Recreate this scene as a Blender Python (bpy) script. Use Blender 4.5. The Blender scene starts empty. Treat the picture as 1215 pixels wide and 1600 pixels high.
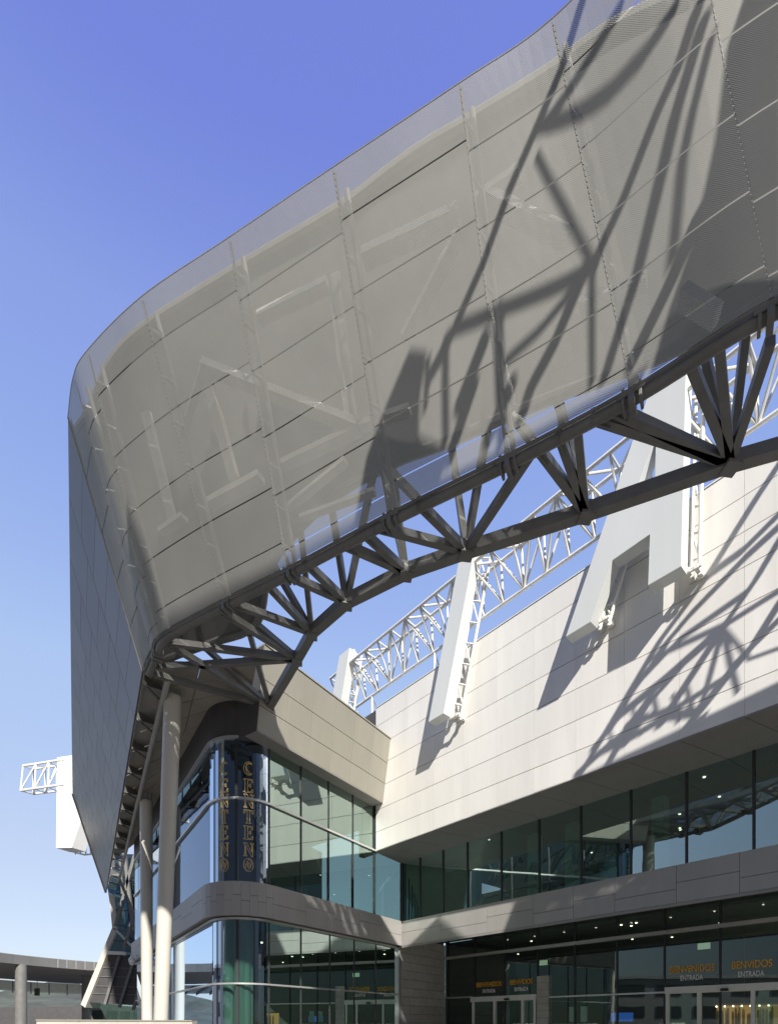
import bpy, math, random
from mathutils import Vector as V, Matrix
from mathutils.geometry import tessellate_polygon
from mathutils.bvhtree import BVHTree
random.seed(7)
R = math.radians
S = bpy.context.scene
COL = S.collection
GZ = -1.7                      # plaza level (the eye is at z = 0)
F, CU, CV = 850.0, 607.5, 1600.0

# ------------------------------------------------------------------ geometry helpers
def P(u, v, Y): return V(((u - CU) / F * Y, Y, (CV - v) / F * Y))
def PZ(u, v, z): return P(u, v, z * F / (CV - v))
def PP(u, v, p, n):
    d = V(((u - CU) / F, 1, (CV - v) / F)); n = V(n)
    return d * (V(p).dot(n) / d.dot(n))
def v2(a, z): return V((a[0], a[1], z))

class MB:
    def __init__(s): s.v = []; s.f = []; s.uv = None
    def poly(s, pts):
        b = len(s.v); s.v += [V(p) for p in pts]; s.f.append(tuple(range(b, b + len(pts)))); return s
    def hexa(s, a, b):           # a,b: two rings of 4
        k = len(s.v); s.v += [V(p) for p in a] + [V(p) for p in b]
        s.f += [(k+3,k+2,k+1,k),(k+4,k+5,k+6,k+7)] + [(k+i,k+(i+1)%4,k+4+(i+1)%4,k+4+i) for i in range(4)]
        return s
    def box(s, lo, hi):
        x0,y0,z0 = lo; x1,y1,z1 = hi
        return s.hexa([(x0,y0,z0),(x1,y0,z0),(x1,y1,z0),(x0,y1,z0)],[(x0,y0,z1),(x1,y0,z1),(x1,y1,z1),(x0,y1,z1)])
    def obox(s, c, ax, ay, az):  # centre + three half axes
        c, ax, ay, az = V(c), V(ax), V(ay), V(az)
        return s.hexa([c-ax-ay-az,c+ax-ay-az,c+ax+ay-az,c-ax+ay-az],[c-ax-ay+az,c+ax-ay+az,c+ax+ay+az,c-ax+ay+az])
    def beam(s, p, q, w, h=None, up=(0,0,1)):
        h = h or w; p, q = V(p), V(q); d = (q-p).normalized(); up = V(up)
        if abs(d.dot(up)) > .95: up = V((0,1,0)) if abs(d.y) < .9 else V((1,0,0))
        a = d.cross(up).normalized() * (w/2); b = a.cross(d).normalized() * (h/2)
        return s.hexa([p-a-b,p+a-b,p+a+b,p-a+b],[q-a-b,q+a-b,q+a+b,q-a+b])
    def hbeam(s, p, q, w, h, up=(0,0,1)):      # H section: two flanges and a web
        p, q = V(p), V(q); d = (q-p).normalized(); up = V(up)
        if abs(d.dot(up)) > .95: up = V((0,1,0))
        a = d.cross(up).normalized(); b = a.cross(d).normalized()
        t = w*.12
        for k in (-1,1): s.beam(p+b*k*(h/2-t/2), q+b*k*(h/2-t/2), w, t, b)
        return s.beam(p, q, t, h-2*t-.001, b)
    def tube(s, p, q, r, n=10, r2=None):
        return s.path([p, q], r, n, r2)
    def path(s, pts, r, n=10, r2=None):
        pts = [V(p) for p in pts]; k = len(s.v); m = len(pts)
        ref = None
        for i, p in enumerate(pts):
            d = (pts[min(i+1,m-1)] - pts[max(i-1,0)]).normalized()
            if ref is None: ref = V((0,0,1)) if abs(d.z) < .9 else V((0,1,0))
            a = d.cross(ref).normalized(); b = a.cross(d).normalized(); ref = b
            rr = r if r2 is None else r + (r2-r)*i/(m-1)
            for j in range(n):
                t = 2*math.pi*j/n; s.v.append(p + a*math.cos(t)*rr + b*math.sin(t)*rr)
        for i in range(m-1):
            for j in range(n):
                s.f.append((k+i*n+j, k+i*n+(j+1)%n, k+(i+1)*n+(j+1)%n, k+(i+1)*n+j))
        s.f.append(tuple(k+j for j in reversed(range(n)))); s.f.append(tuple(k+(m-1)*n+j for j in range(n)))
        return s
    def prism(s, pts, off, holes=()):
        off = V(off); loops = [[V(p) for p in pts]] + [[V(p) for p in h] for h in holes]
        flat = [p for l in loops for p in l]; n = len(flat); k = len(s.v)
        s.v += flat + [p+off for p in flat]
        for t in tessellate_polygon(loops):
            s.f.append(tuple(k+i for i in t)); s.f.append(tuple(k+n+i for i in reversed(t)))
        b = 0
        for l in loops:
            m = len(l)
            for i in range(m): s.f.append((k+b+i, k+b+(i+1)%m, k+n+b+(i+1)%m, k+n+b+i))
            b += m
        return s
    def sphere(s, c, r, sc=(1,1,1), nu=14, nv=9):
        k = len(s.v); c = V(c)
        for i in range(nv+1):
            a = math.pi*i/nv
            for j in range(nu):
                b = 2*math.pi*j/nu
                s.v.append(c + V((math.sin(a)*math.cos(b)*sc[0], math.sin(a)*math.sin(b)*sc[1], math.cos(a)*sc[2]))*r)
        for i in range(nv):
            for j in range(nu): s.f.append((k+i*nu+j, k+(i+1)*nu+j, k+(i+1)*nu+(j+1)%nu, k+i*nu+(j+1)%nu))
        return s
    def build(s, name, mat, parent=None, smooth=False, bevel=0):
        base = V((0,0,0)); q = parent
        while q is not None: base += V(q.location); q = q.parent
        me = bpy.data.meshes.new(name)
        me.from_pydata([tuple(p-base) for p in s.v], [], s.f)
        if s.uv:
            l = me.uv_layers.new(name='UVMap')
            for i, lp in enumerate(me.loops): l.data[i].uv = s.uv[lp.vertex_index]
        me.materials.append(mat)
        import bmesh
        b = bmesh.new(); b.from_mesh(me)
        if not s.uv:
            bmesh.ops.remove_doubles(b, verts=b.verts, dist=1e-6) if False else None
            bmesh.ops.recalc_face_normals(b, faces=b.faces)
        b.to_mesh(me); b.free()
        if smooth:
            for p in me.polygons: p.use_smooth = True
            me.set_sharp_from_angle(angle=R(40))
        o = bpy.data.objects.new(name, me); COL.objects.link(o)
        if parent is not None: o.parent = parent
        if bevel:
            m = o.modifiers.new('bevel','BEVEL'); m.width = bevel; m.segments = 2; m.limit_method = 'ANGLE'
        return o

def tag(o, label=None, cat=None, group=None, kind=None):
    if label: o['label'] = label
    if cat: o['category'] = cat
    if group: o['group'] = group
    if kind: o['kind'] = kind
    return o
def thing(name, loc, label, cat, group=None):
    o = bpy.data.objects.new(name, None); COL.objects.link(o); o.location = loc; o.empty_display_size = .3
    return tag(o, label, cat, group)

def catmull(pts, sub):
    out = []; n = len(pts)
    for i in range(n-1):
        p0 = pts[i-1] if i else pts[0]*2 - pts[1]
        p1, p2 = pts[i], pts[i+1]
        p3 = pts[i+2] if i+2 < n else p2*2 - p1
        for k in range(sub):
            t = k/sub
            out.append(((p1*2) + (p2-p0)*t + (p0*2-p1*5+p2*4-p3)*t*t + (p1*3-p0-p2*3+p3)*t**3)*.5)
    out.append(pts[-1].copy()); return out

# ------------------------------------------------------------------ materials
def newmat(name):
    m = bpy.data.materials.new(name); m.use_nodes = True
    nt = m.node_tree; return m, nt, nt.nodes['Principled BSDF'], nt.nodes['Material Output']
def ramp(nt, fac, stops):
    r = nt.nodes.new('ShaderNodeValToRGB'); e = r.color_ramp.elements
    while len(e) < len(stops): e.new(.5)
    for i,(p,c) in enumerate(stops): e[i].position = p; e[i].color = (*c,1)
    nt.links.new(fac, r.inputs[0]); return r.outputs[0]
def surf(name, col, rough=.5, metal=0, var=.12, scale=1.5, streak=False, island=.0, bump=.0, spec=.5):
    """base colour with slow cloudy wear, optional vertical streaks and per-panel variation"""
    m, nt, b, out = newmat(name); N = nt.nodes.new; L = nt.links.new
    geo = N('ShaderNodeNewGeometry'); mp = N('ShaderNodeMapping'); mp.vector_type = 'POINT'
    mp.inputs['Scale'].default_value = (1,1,.12) if streak else (1,1,1)
    L(geo.outputs['Position'], mp.inputs[0])
    n = N('ShaderNodeTexNoise'); n.inputs['Scale'].default_value = scale; n.inputs['Detail'].default_value = 6; n.inputs['Roughness'].default_value = .62
    L(mp.outputs[0], n.inputs['Vector'])
    lo = tuple(c*(1-var) for c in col); hi = tuple(min(1,c*(1+var)) for c in col)
    c = ramp(nt, n.outputs['Fac'], [(.3,lo),(.7,hi)])
    if island:
        mx = N('ShaderNodeMix'); mx.data_type='RGBA'; mx.blend_type='MULTIPLY'; mx.inputs[0].default_value = 1
        cr = ramp(nt, geo.outputs['Random Per Island'], [(0,(1-island,)*3),(1,(1,1,1))])
        L(c, mx.inputs[6]); L(cr, mx.inputs[7]); c = mx.outputs[2]
    L(c, b.inputs['Base Color'])
    rr = N('ShaderNodeMapRange'); rr.inputs[3].default_value = rough*.85; rr.inputs[4].default_value = min(1,rough*1.15)
    L(n.outputs['Fac'], rr.inputs[0]); L(rr.outputs[0], b.inputs['Roughness'])
    b.inputs['Metallic'].default_value = metal
    b.inputs['Specular IOR Level'].default_value = spec
    if bump:
        bp = N('ShaderNodeBump'); bp.inputs['Strength'].default_value = bump; bp.inputs['Distance'].default_value = .02
        n2 = N('ShaderNodeTexNoise'); n2.inputs['Scale'].default_value = scale*6; n2.inputs['Detail'].default_value = 4
        L(geo.outputs['Position'], n2.inputs['Vector']); L(n2.outputs['Fac'], bp.inputs['Height']); L(bp.outputs[0], b.inputs['Normal'])
    return m
def emit(name, col, st):
    m, nt, b, out = newmat(name); e = nt.nodes.new('ShaderNodeEmission')
    e.inputs[0].default_value = (*col,1); e.inputs[1].default_value = st
    nt.links.new(e.outputs[0], out.inputs[0]); return m
def glass(name, tint, refl, rtint=(.9,1,.97), rough=.0, wav=.0, turn=0):
    m, nt, b, out = newmat(name); N = nt.nodes.new; L = nt.links.new
    nt.nodes.remove(b)
    t = N('ShaderNodeBsdfTransparent'); t.inputs[0].default_value = (*tint,1)
    g = N('ShaderNodeBsdfGlossy'); g.inputs['Color'].default_value = (*rtint,1); g.inputs['Roughness'].default_value = rough
    fr = N('ShaderNodeFresnel'); fr.inputs[0].default_value = 1.5
    mr = N('ShaderNodeMapRange'); mr.inputs[1].default_value = .04; mr.inputs[2].default_value = 1; mr.inputs[3].default_value = refl; mr.inputs[4].default_value = 1
    L(fr.outputs[0], mr.inputs[0])
    if wav:
        geo = N('ShaderNodeNewGeometry'); n = N('ShaderNodeTexNoise'); n.inputs['Scale'].default_value = .9; n.inputs['Detail'].default_value = 1
        bp = N('ShaderNodeBump'); bp.inputs['Strength'].default_value = wav; bp.inputs['Distance'].default_value = .05
        L(geo.outputs['Position'], n.inputs['Vector']); L(n.outputs['Fac'], bp.inputs['Height']); L(bp.outputs[0], g.inputs['Normal'])
    if turn:   # panes stay flat; their shading normal is turned to steer the reflection
        geo2 = N('ShaderNodeNewGeometry'); vr = N('ShaderNodeVectorRotate'); vr.rotation_type = 'Z_AXIS'; vr.inputs['Angle'].default_value = R(turn)
        L((bp.outputs[0] if wav else geo2.outputs['Normal']), vr.inputs['Vector']); L(vr.outputs[0], g.inputs['Normal'])
    mx = N('ShaderNodeMixShader'); L(mr.outputs[0], mx.inputs[0]); L(t.outputs[0], mx.inputs[1]); L(g.outputs[0], mx.inputs[2])
    L(mx.outputs[0], out.inputs[0]); return m
def perforated(name, col, pitch, thr):
    m, nt, b, out = newmat(name); N = nt.nodes.new; L = nt.links.new
    uv = N('ShaderNodeUVMap'); uv.uv_map = 'UVMap'; sp = N('ShaderNodeSeparateXYZ'); L(uv.outputs[0], sp.inputs[0])
    def sn(o):
        a = N('ShaderNodeMath'); a.operation='MULTIPLY'; a.inputs[1].default_value = 2*math.pi/pitch; L(o, a.inputs[0])
        s_ = N('ShaderNodeMath'); s_.operation='SINE'; L(a.outputs[0], s_.inputs[0]); return s_.outputs[0]
    pr = N('ShaderNodeMath'); pr.operation='MULTIPLY'; L(sn(sp.outputs[0]), pr.inputs[0]); L(sn(sp.outputs[1]), pr.inputs[1])
    gt = N('ShaderNodeMath'); gt.operation='GREATER_THAN'; gt.inputs[1].default_value = thr; L(pr.outputs[0], gt.inputs[0])
    geo = N('ShaderNodeNewGeometry')
    n = N('ShaderNodeTexNoise'); n.inputs['Scale'].default_value = .7; n.inputs['Detail'].default_value = 5; L(geo.outputs['Position'], n.inputs['Vector'])
    c = ramp(nt, n.outputs['Fac'], [(.3,tuple(x*.93 for x in col)),(.7,tuple(x*1.05 for x in col))])
    mx2 = N('ShaderNodeMix'); mx2.data_type='RGBA'; mx2.blend_type='MULTIPLY'; mx2.inputs[0].default_value = 1
    L(c, mx2.inputs[6]); L(ramp(nt, geo.outputs['Random Per Island'], [(0,(.94,.94,.94)),(1,(1,1,1))]), mx2.inputs[7])
    L(mx2.outputs[2], b.inputs['Base Color']); b.inputs['Roughness'].default_value = .5; b.inputs['Metallic'].default_value = .25
    t = N('ShaderNodeBsdfTransparent'); mx = N('ShaderNodeMixShader')
    L(gt.outputs[0], mx.inputs[0]); L(b.outputs[0], mx.inputs[1]); L(t.outputs[0], mx.inputs[2]); L(mx.outputs[0], out.inputs[0])
    return m

M = dict(
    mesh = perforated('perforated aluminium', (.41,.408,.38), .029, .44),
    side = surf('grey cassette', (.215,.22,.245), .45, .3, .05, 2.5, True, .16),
    backskin = surf('inner lining', (.21,.21,.20), .7, 0, .12, 1.2),
    steel = surf('dark steel paint', (.185,.183,.172), .45, 0, .15, 2),
    steel2 = surf('grey steel paint', (.40,.40,.37), .5, 0, .1, 2),
    inner = surf('pale steel paint', (.86,.85,.80), .5, 0, .12, 2),
    fasc = surf('canopy fascia', (.20,.195,.19), .5, .2, .1, .5),
    frame = surf('pale door frame', (.80,.79,.74), .4, 0, .05, 2),
    seam = surf('seam metal', (.46,.455,.42), .5, .3, .1, 3),
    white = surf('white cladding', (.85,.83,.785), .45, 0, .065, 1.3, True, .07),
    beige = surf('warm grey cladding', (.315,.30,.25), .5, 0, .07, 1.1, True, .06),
    band = surf('grey band cladding', (.40,.385,.365), .5, .1, .08, 1.1, True, .06),
    dark = surf('dark fascia', (.075,.073,.075), .5, 0, .12, 1.5),
    black = surf('gasket black', (.02,.02,.02), .6),
    soffit = surf('beige soffit', (.40,.37,.31), .7, 0, .1, 1.0, False, .05),
    soffitd = surf('grey soffit', (.30,.285,.265), .6, 0, .08, 1.0, False, .05),
    letter = surf('letter face', (.70,.72,.71), .35, 0, .03, 1.0, True),
    letside = surf('letter edge', (.86,.86,.84), .4, 0, .03, 1.0),
    wsteel = surf('white steel', (.82,.81,.76), .4, 0, .07, 3),
    column = surf('column paint', (.62,.59,.52), .45, 0, .06, 1.2, True),
    alu = surf('aluminium trim', (.62,.62,.60), .35, .6, .06, 3),
    mull = surf('dark mullion', (.035,.038,.04), .4),
    stone = surf('pale stone', (.55,.52,.47), .75, 0, .12, 3, False, .14, .2),
    glassA = glass('green coated glass', (.36,.54,.47), .46, (.78,.97,.88), 0, .02),
    glassB = glass('teal coated glass', (.44,.60,.55), .44, (.76,.97,.94), 0, .035, -10.5),
    glassR = glass('curved glass', (.30,.42,.42), .22, (.68,.82,1.0), 0, .02),
    glassG = glass('ground glass', (.56,.74,.66), .16, (.80,.98,.94), 0, .02),
    fin = surf('green fin', (.48,.66,.50), .5, 0, .08, 1),
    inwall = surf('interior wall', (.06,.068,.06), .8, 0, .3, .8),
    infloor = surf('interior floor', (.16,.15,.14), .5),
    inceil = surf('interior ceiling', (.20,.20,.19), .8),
    wood = surf('interior timber', (.30,.12,.05), .6, 0, .3, 3),
    gold = surf('gold leaf', (.85,.62,.28), .4, .0, .2, 4),
    orange = surf('orange lettering', (.95,.47,.05), .5),
    whitel = surf('white lettering', (.9,.9,.88), .5),
    paving = surf('plaza paving', (.10,.096,.088), .8, 0, .14, .6),
    hill = surf('hill scrub', (.085,.095,.075), .9, 0, .5, .004),
    hedge = surf('dark hedge', (.02,.028,.02), .8, 0, .5, 2),
    lamp = emit('lamp', (1,.88,.68), 4), lampw = emit('cool lamp', (.9,.95,1), 3),
    screen = emit('screen', (.03,.12,.5), .5), warm = emit('warm glow', (1,.58,.22), 1.1),
    glowback = emit('warm backlit panel', (.60,.30,.11), .55),
    glowsign = emit('backlit sign', (.62,.72,.5), .35),
    camw = surf('camera white', (.8,.8,.8), .4),
)

# ------------------------------------------------------------------ light and camera
SUN = V((-.196,.785,-.588)).normalized()         # direction the light travels
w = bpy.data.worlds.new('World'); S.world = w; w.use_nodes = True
nt = w.node_tree; bg = nt.nodes['Background']; sky = nt.nodes.new('ShaderNodeTexSky')
sky.sky_type = 'NISHITA'; sky.sun_disc = False
sky.sun_elevation = math.asin(-SUN.z); sky.sun_rotation = math.atan2(-SUN.x, -SUN.y)
sky.altitude = 0; sky.air_density = 1.0; sky.dust_density = .15; sky.ozone_density = 2.0
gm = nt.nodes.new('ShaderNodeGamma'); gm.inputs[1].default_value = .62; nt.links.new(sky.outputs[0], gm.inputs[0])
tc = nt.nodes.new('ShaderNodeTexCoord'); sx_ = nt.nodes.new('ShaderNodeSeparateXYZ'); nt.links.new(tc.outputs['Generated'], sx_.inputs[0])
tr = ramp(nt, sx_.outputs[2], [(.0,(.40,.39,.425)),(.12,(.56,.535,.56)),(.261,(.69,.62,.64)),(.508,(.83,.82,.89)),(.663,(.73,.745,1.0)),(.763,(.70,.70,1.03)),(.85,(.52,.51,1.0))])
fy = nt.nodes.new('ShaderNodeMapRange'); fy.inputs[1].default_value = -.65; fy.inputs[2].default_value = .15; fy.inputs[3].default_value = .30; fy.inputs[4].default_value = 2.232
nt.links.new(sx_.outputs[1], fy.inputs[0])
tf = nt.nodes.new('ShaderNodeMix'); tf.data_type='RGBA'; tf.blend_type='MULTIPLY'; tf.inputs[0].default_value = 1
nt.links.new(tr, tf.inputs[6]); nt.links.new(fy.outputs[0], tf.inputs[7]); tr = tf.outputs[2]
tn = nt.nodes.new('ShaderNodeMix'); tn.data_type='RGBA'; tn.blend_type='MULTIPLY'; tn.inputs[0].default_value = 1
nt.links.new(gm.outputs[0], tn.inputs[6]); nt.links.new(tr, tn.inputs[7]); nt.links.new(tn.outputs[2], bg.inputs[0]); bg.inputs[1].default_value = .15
sl = bpy.data.lights.new('sun','SUN'); sl.energy = 5.0; sl.angle = R(.53); sl.color = (1,.955,.88)
so = bpy.data.objects.new('sun', sl); COL.objects.link(so); so.rotation_euler = SUN.to_track_quat('-Z','Y').to_euler()
cd = bpy.data.cameras.new('camera'); co = bpy.data.objects.new('camera', cd); COL.objects.link(co)
cd.sensor_fit = 'HORIZONTAL'; cd.sensor_width = 36; cd.lens = 36*F/1215; cd.shift_y = (1600-800)/1215.
cd.clip_start = .1; cd.clip_end = 20000
co.location = (0,0,0); co.rotation_euler = (R(90),0,0); S.camera = co
S.view_settings.view_transform = 'Standard'; S.view_settings.look = 'None'; S.view_settings.exposure = .5

# ------------------------------------------------------------------ setting
g = MB(); g.poly([(-6000,-3000,GZ),(6000,-3000,GZ),(6000,9000,GZ),(-6000,9000,GZ)]); tag(g.build('plaza_ground', M['paving']), kind='structure')
h = MB(); n = 90; prev = None
for i in range(n+1):
    x = -5200 + 7000*i/n
    z = 175 + 50*math.sin(i*.35) + 36*math.sin(i*.83+1) + 12*math.sin(i*2.1) + random.uniform(-3,3)
    cur = [V((x,2300,GZ)), V((x,2900+60*math.sin(i),z*.6)), V((x,3600,z*1.15)), V((x,5000,GZ))]
    if prev:
        for k in range(3): h.poly([prev[k],cur[k],cur[k+1],prev[k+1]])
    prev = cur
tag(h.build('hills', M['hill'], smooth=True), kind='structure')

# ------------------------------------------------------------------ canopy ring
ZB, ZT = 11.0, 15.8
bot_px = [(1205,465),(985,603),(790,708),(605,800),(447,885),(345,937),(250,990),(235,1018),(222,1048)]
top_px = [(1075,-185),(862,30),(718,130),(520,262),(357,372),(220,465),(135,550),(114,592),(106,652)]
BOT = [PZ(u,v,ZB) for u,v in bot_px]; TOP = [PZ(u,v,ZT) for u,v in top_px]
BOT = [V((12.6,5.6,ZB)),V((10.2,6.3,ZB)),V((7.95,7.2,ZB))] + BOT
TOP = [V((10.6,4.9,ZT)),V((8.4,5.6,ZT)),V((6.2,6.6,ZT))] + TOP
SUB = 8
BC, TC = catmull(BOT, SUB), catmull(TOP, SUB)
def sp_(i, f): return BC[i]*(1-f) + TC[i]*f
arc = [0]
for i in range(1,len(BC)): arc.append(arc[-1] + ((sp_(i,.5)-sp_(i-1,.5)).length))

ring = thing('perforated_canopy', (0,11.5,ZB), 'huge grey perforated metal canopy band curling round above the entrance on dark open trusses', 'canopy')
fs = MB(); fs.uv = []
nb = len(BOT)-1
rowsA = [0,.085,.275,.465,.665,.865,1]
for b_ in range(nb):
    st = .0 if b_ % 2 else .03
    rows = [0] + [r_-st for r_ in rowsA[1:-1]] + [1]
    if b_ >= nb-3: rows = [0] + [r_-.04*(b_-nb+3)-.0 for r_ in rowsA[1:-1]] + [1]
    for k in range(len(rows)-1):
        f0 = max(.0005, rows[k] + (.0022 if k else 0)); f1 = rows[k+1] - (.0022 if k < len(rows)-2 else 0)
        base = len(fs.v); i0 = b_*SUB
        for i in range(SUB+1):
            e = .0
            for f_ in (f0, (f0+f1)/2, f1):
                p = sp_(i0+i, f_)
                if i == 0: p = p.lerp(sp_(i0+1, f_), .02)
                if i == SUB: p = p.lerp(sp_(i0+SUB-1, f_), .02)
                fs.v.append(p); fs.uv.append((arc[i0+i], f_*5.3))
        for i in range(SUB):
            for j in range(2):
                a = base + i*3 + j; fs.f.append((a, a+3, a+4, a+1))
front = fs.build('front_skin', M['mesh'], ring, smooth=False)
bvh = BVHTree.FromPolygons([tuple(p) for p in fs.v], fs.f)
def hitS(u, v, extra=0.0):
    for du, dv in ((0,0),(3,5),(-3,-5),(5,-3),(-6,8),(8,12),(-10,20),(-14,-16),(-20,30)):
        d = V(((u+du-CU)/F, 1, (CV-v-dv)/F)); l, n_, i_, ds = bvh.ray_cast(V((0,0,0)), d.normalized())
        if l is not None: return l + d*extra
    return None
# top and bottom edge trims, rib seams and posts
e = MB(); e.path([p+V((0,0,.02)) for p in TC], .011, 6); e.build('top_trim', M['seam'], ring, True)
def inward(i):
    t = (BC[min(i+1,len(BC)-1)] - BC[max(i-1,0)]); n_ = V((t.y,-t.x,0)).normalized()
    if n_.y < 0: n_ = -n_
    # away from camera side
    return n_
for b_ in range(1, nb):
    i = b_*SUB; inn = inward(i)
    s_ = MB(); t = (BC[i+1]-BC[i-1]).normalized()
    for k in range(64):
        p, q = sp_(i,(k+.1)/64)-inn*.005, sp_(i,(k+.8)/64)-inn*.005
        s_.hexa([p-t*.007,p+t*.007,p+t*.007+inn*.003,p-t*.007+inn*.003],[q-t*.007,q+t*.007,q+t*.007+inn*.003,q-t*.007+inn*.003])
    p, q = sp_(i,0)+inn*.045, sp_(i,1)+inn*.045
    if b_ > 3: s_.hexa([p-t*.022,p+t*.022,p+t*.022+inn*.01,p-t*.022+inn*.01],[q-t*.022,q+t*.022,q+t*.022+inn*.01,q-t*.022+inn*.01])
    s_.build('rib_seam', M['seam'], ring)
    p_ = MB(); p_.tube(sp_(i,.02)+inn*.28 - t*.1, sp_(i,.985)+inn*.28 - t*.1, .055, 8)
    for k in range(7): 
        c = sp_(i,.08+.14*k); p_.beam(c+inn*.05, c+inn*.28-t*.1, .05)
    if b_ > 3: p_.build('panel_post', M['seam'], ring, True)

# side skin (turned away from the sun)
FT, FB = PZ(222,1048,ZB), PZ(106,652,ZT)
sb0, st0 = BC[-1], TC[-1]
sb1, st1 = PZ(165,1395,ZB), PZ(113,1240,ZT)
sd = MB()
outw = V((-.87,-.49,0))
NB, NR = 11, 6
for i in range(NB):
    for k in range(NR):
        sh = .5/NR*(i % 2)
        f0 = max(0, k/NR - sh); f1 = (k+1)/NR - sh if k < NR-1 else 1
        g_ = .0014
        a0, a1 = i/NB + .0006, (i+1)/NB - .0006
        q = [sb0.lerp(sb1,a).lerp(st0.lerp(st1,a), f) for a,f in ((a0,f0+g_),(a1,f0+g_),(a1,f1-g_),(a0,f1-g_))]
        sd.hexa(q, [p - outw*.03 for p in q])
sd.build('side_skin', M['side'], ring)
sbk = MB()
for i in range(NB):
    for k in range(NR):
        q = [sb0.lerp(sb1,a_).lerp(st0.lerp(st1,a_), f_) for a_,f_ in ((i/NB,k/NR),((i+1)/NB,k/NR),((i+1)/NB,(k+1)/NR),(i/NB,(k+1)/NR))]
        sbk.hexa([p - outw*.06 for p in q],[p-outw*.08 for p in q])
sbk.build('side_backing', M['seam'], ring)
e = MB(); e.path([sb0+V((0,0,0)), st0], .022, 6); e.build('fold_trim', M['seam'], ring, True)
e = MB(); e.beam(sb1, st1, .12); e.build('end_trim', M['steel2'], ring)

# back skin
bk = [((1245,-110,8.4),(1245,440,9.5)),((1110,-30,8.7),(1110,520,10.0)),((960,40,9.1),(960,585,10.8)),((856,112,9.5),(870,618,11.3)),((724,193,10.0),(760,664,12)),
      ((660,230,10.3),(690,694,12.4)),((600,273,10.6),(612,724,12.8)),((530,325,10.9),(510,785,13.4)),((357,428,11.8),(425,880,14.2)),((224,512,12.7),(400,975,15.2)),
      ((170,570,13.3),(330,1005,16.2)),((140,640,14.2),(262,1030,17.0)),((119,672,15.0),(232,1052,17.9)),((113,700,15.9),(229,1062,18.6))]
bt, bb = [P(*a) for a,_ in bk], [P(*b) for _,b in bk]
BT, BB = catmull(bt, 5), catmull(bb, 5)
s_ = MB(); nB_ = len(BT)
for q_ in (V((0,0,0)), V((.02,.05,.02))):
    for i in range(nB_):
        for k in range(5): s_.v.append(BT[i].lerp(BB[i], k/4) + q_)
for l_ in (0, 1):
    o_ = l_*nB_*5
    for i in range(nB_-1):
        for k in range(4): s_.f.append((o_+i*5+k, o_+i*5+k+1, o_+(i+1)*5+k+1, o_+(i+1)*5+k))
s_.build('back_skin', M['backskin'], ring, True)
s_ = MB(); s_.path(BB, .11, 8); s_.build('middle_chord', M['steel'], ring, True)
s_ = MB(); s_.path(BT, .09, 8); s_.build('upper_chord', M['steel2'], ring, True)

# bottom chord (round tube) just inside the lower edge of the skin
def inw(i): return inward(i)
CH = [BC[i] + inw(i)*.20 + V((0,0,-.03)) for i in range(len(BC))]
s_ = MB(); s_.path(CH, .105, 12); s_.build('bottom_chord', M['steel'], ring, True)
s_ = MB(); s_.path([BC[i] + inw(i)*.05 + V((0,0,.0)) for i in range(len(BC))], .03, 6); s_.build('edge_trim', M['steel'], ring, True)
for b_ in list(range(1, nb-2)) + [nb-1]:
    i = b_*SUB; c = CH[i]; t = (BC[i+1]-BC[i-1]).normalized(); inn = inward(i)
    s_ = MB()
    s_.obox(c+V((0,0,.0)), t*.05, inn*.16, V((0,0,.17)))
    s_.obox(c+t*.14, t*.025, inn*.14, V((0,0,.14))); s_.obox(c-t*.14, t*.025, inn*.14, V((0,0,.14)))
    s_.tube(c-t*.22-inn*.13, c+t*.22-inn*.13, .035, 8); s_.beam(c-inn*.05, c-inn*.2+V((0,0,.28)), .06)
    s_.build('bracket', M['steel'], ring, bevel=.008)

# back chord and webs
ND = [(1500,560),(1141,722),(915,800),(728,860),(634,893),(541,940),(487,988),(464,1029),(421,1103)]
N3 = [PZ(u,v,ZB) for u,v in ND]
N3[0] = V((11.0,9.2,ZB))
s_ = MB()
for i in range(len(N3)-1):
    s_.beam(N3[i], N3[i+1], .24, .25)
    c = N3[i+1]; s_.obox(c, V((.15,.02,0)), V((-.02,.15,0)), V((0,0,.145)))
s_.build('back_chord', M['steel'], ring)
def front_pt(u, v): return PZ(u, v, ZB)
webs = {1:[(926,640),(955,626),(1084,556),(1129,527),(1210,520)], 2:[(839,686),(874,665),(904,650)],
        3:[(583,815),(652,777),(837,690)], 4:[(533,843),(568,826)], 5:[(440,890),(474,871)],
        6:[(357,936),(413,905)], 7:[(339,947),(262,1000),(244,1040)], 8:[(238,1050),(262,1003)]}
for k, l in webs.items():
    for (u,v) in l:
        s_ = MB(); s_.beam(N3[k], front_pt(u,v)+V((0,.1,0)), .15, .17); s_.build('web_member', M['steel'], ring)
ups = {1:[(1095,530,10.1),(1170,470,9.8)], 2:[(870,618,11.3),(800,648,11.7)], 3:[(602,728,12.8),(704,690,12.3),(762,664,12)],
       4:[(597,730,12.85),(612,724,12.8)], 5:[(583,741,13.0),(516,781,13.35)], 6:[(425,880,14.2),(470,830,13.8)], 7:[(400,975,15.2)], 8:[(390,990,15.5),(313,1005,16.3)]}
for k, l in ups.items():
    for (u,v,Y) in l:
        s_ = MB(); s_.beam(N3[k], P(u,v,Y), .14, .15); s_.build('web_member', M['steel'], ring)
for k, l in webs.items():
    for (u,v) in l[:2]:
        p_ = front_pt(u,v)+V((0,.1,0)); d_ = (N3[k]-p_).normalized(); e_ = d_.cross(V((0,0,1))).normalized()
        m = MB(); m.obox(p_+d_*.2, d_*.2, e_*.012, V((0,0,.13))); m.build('gusset_plate', M['steel'], ring)
        for k_ in (-1,1): pass
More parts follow.
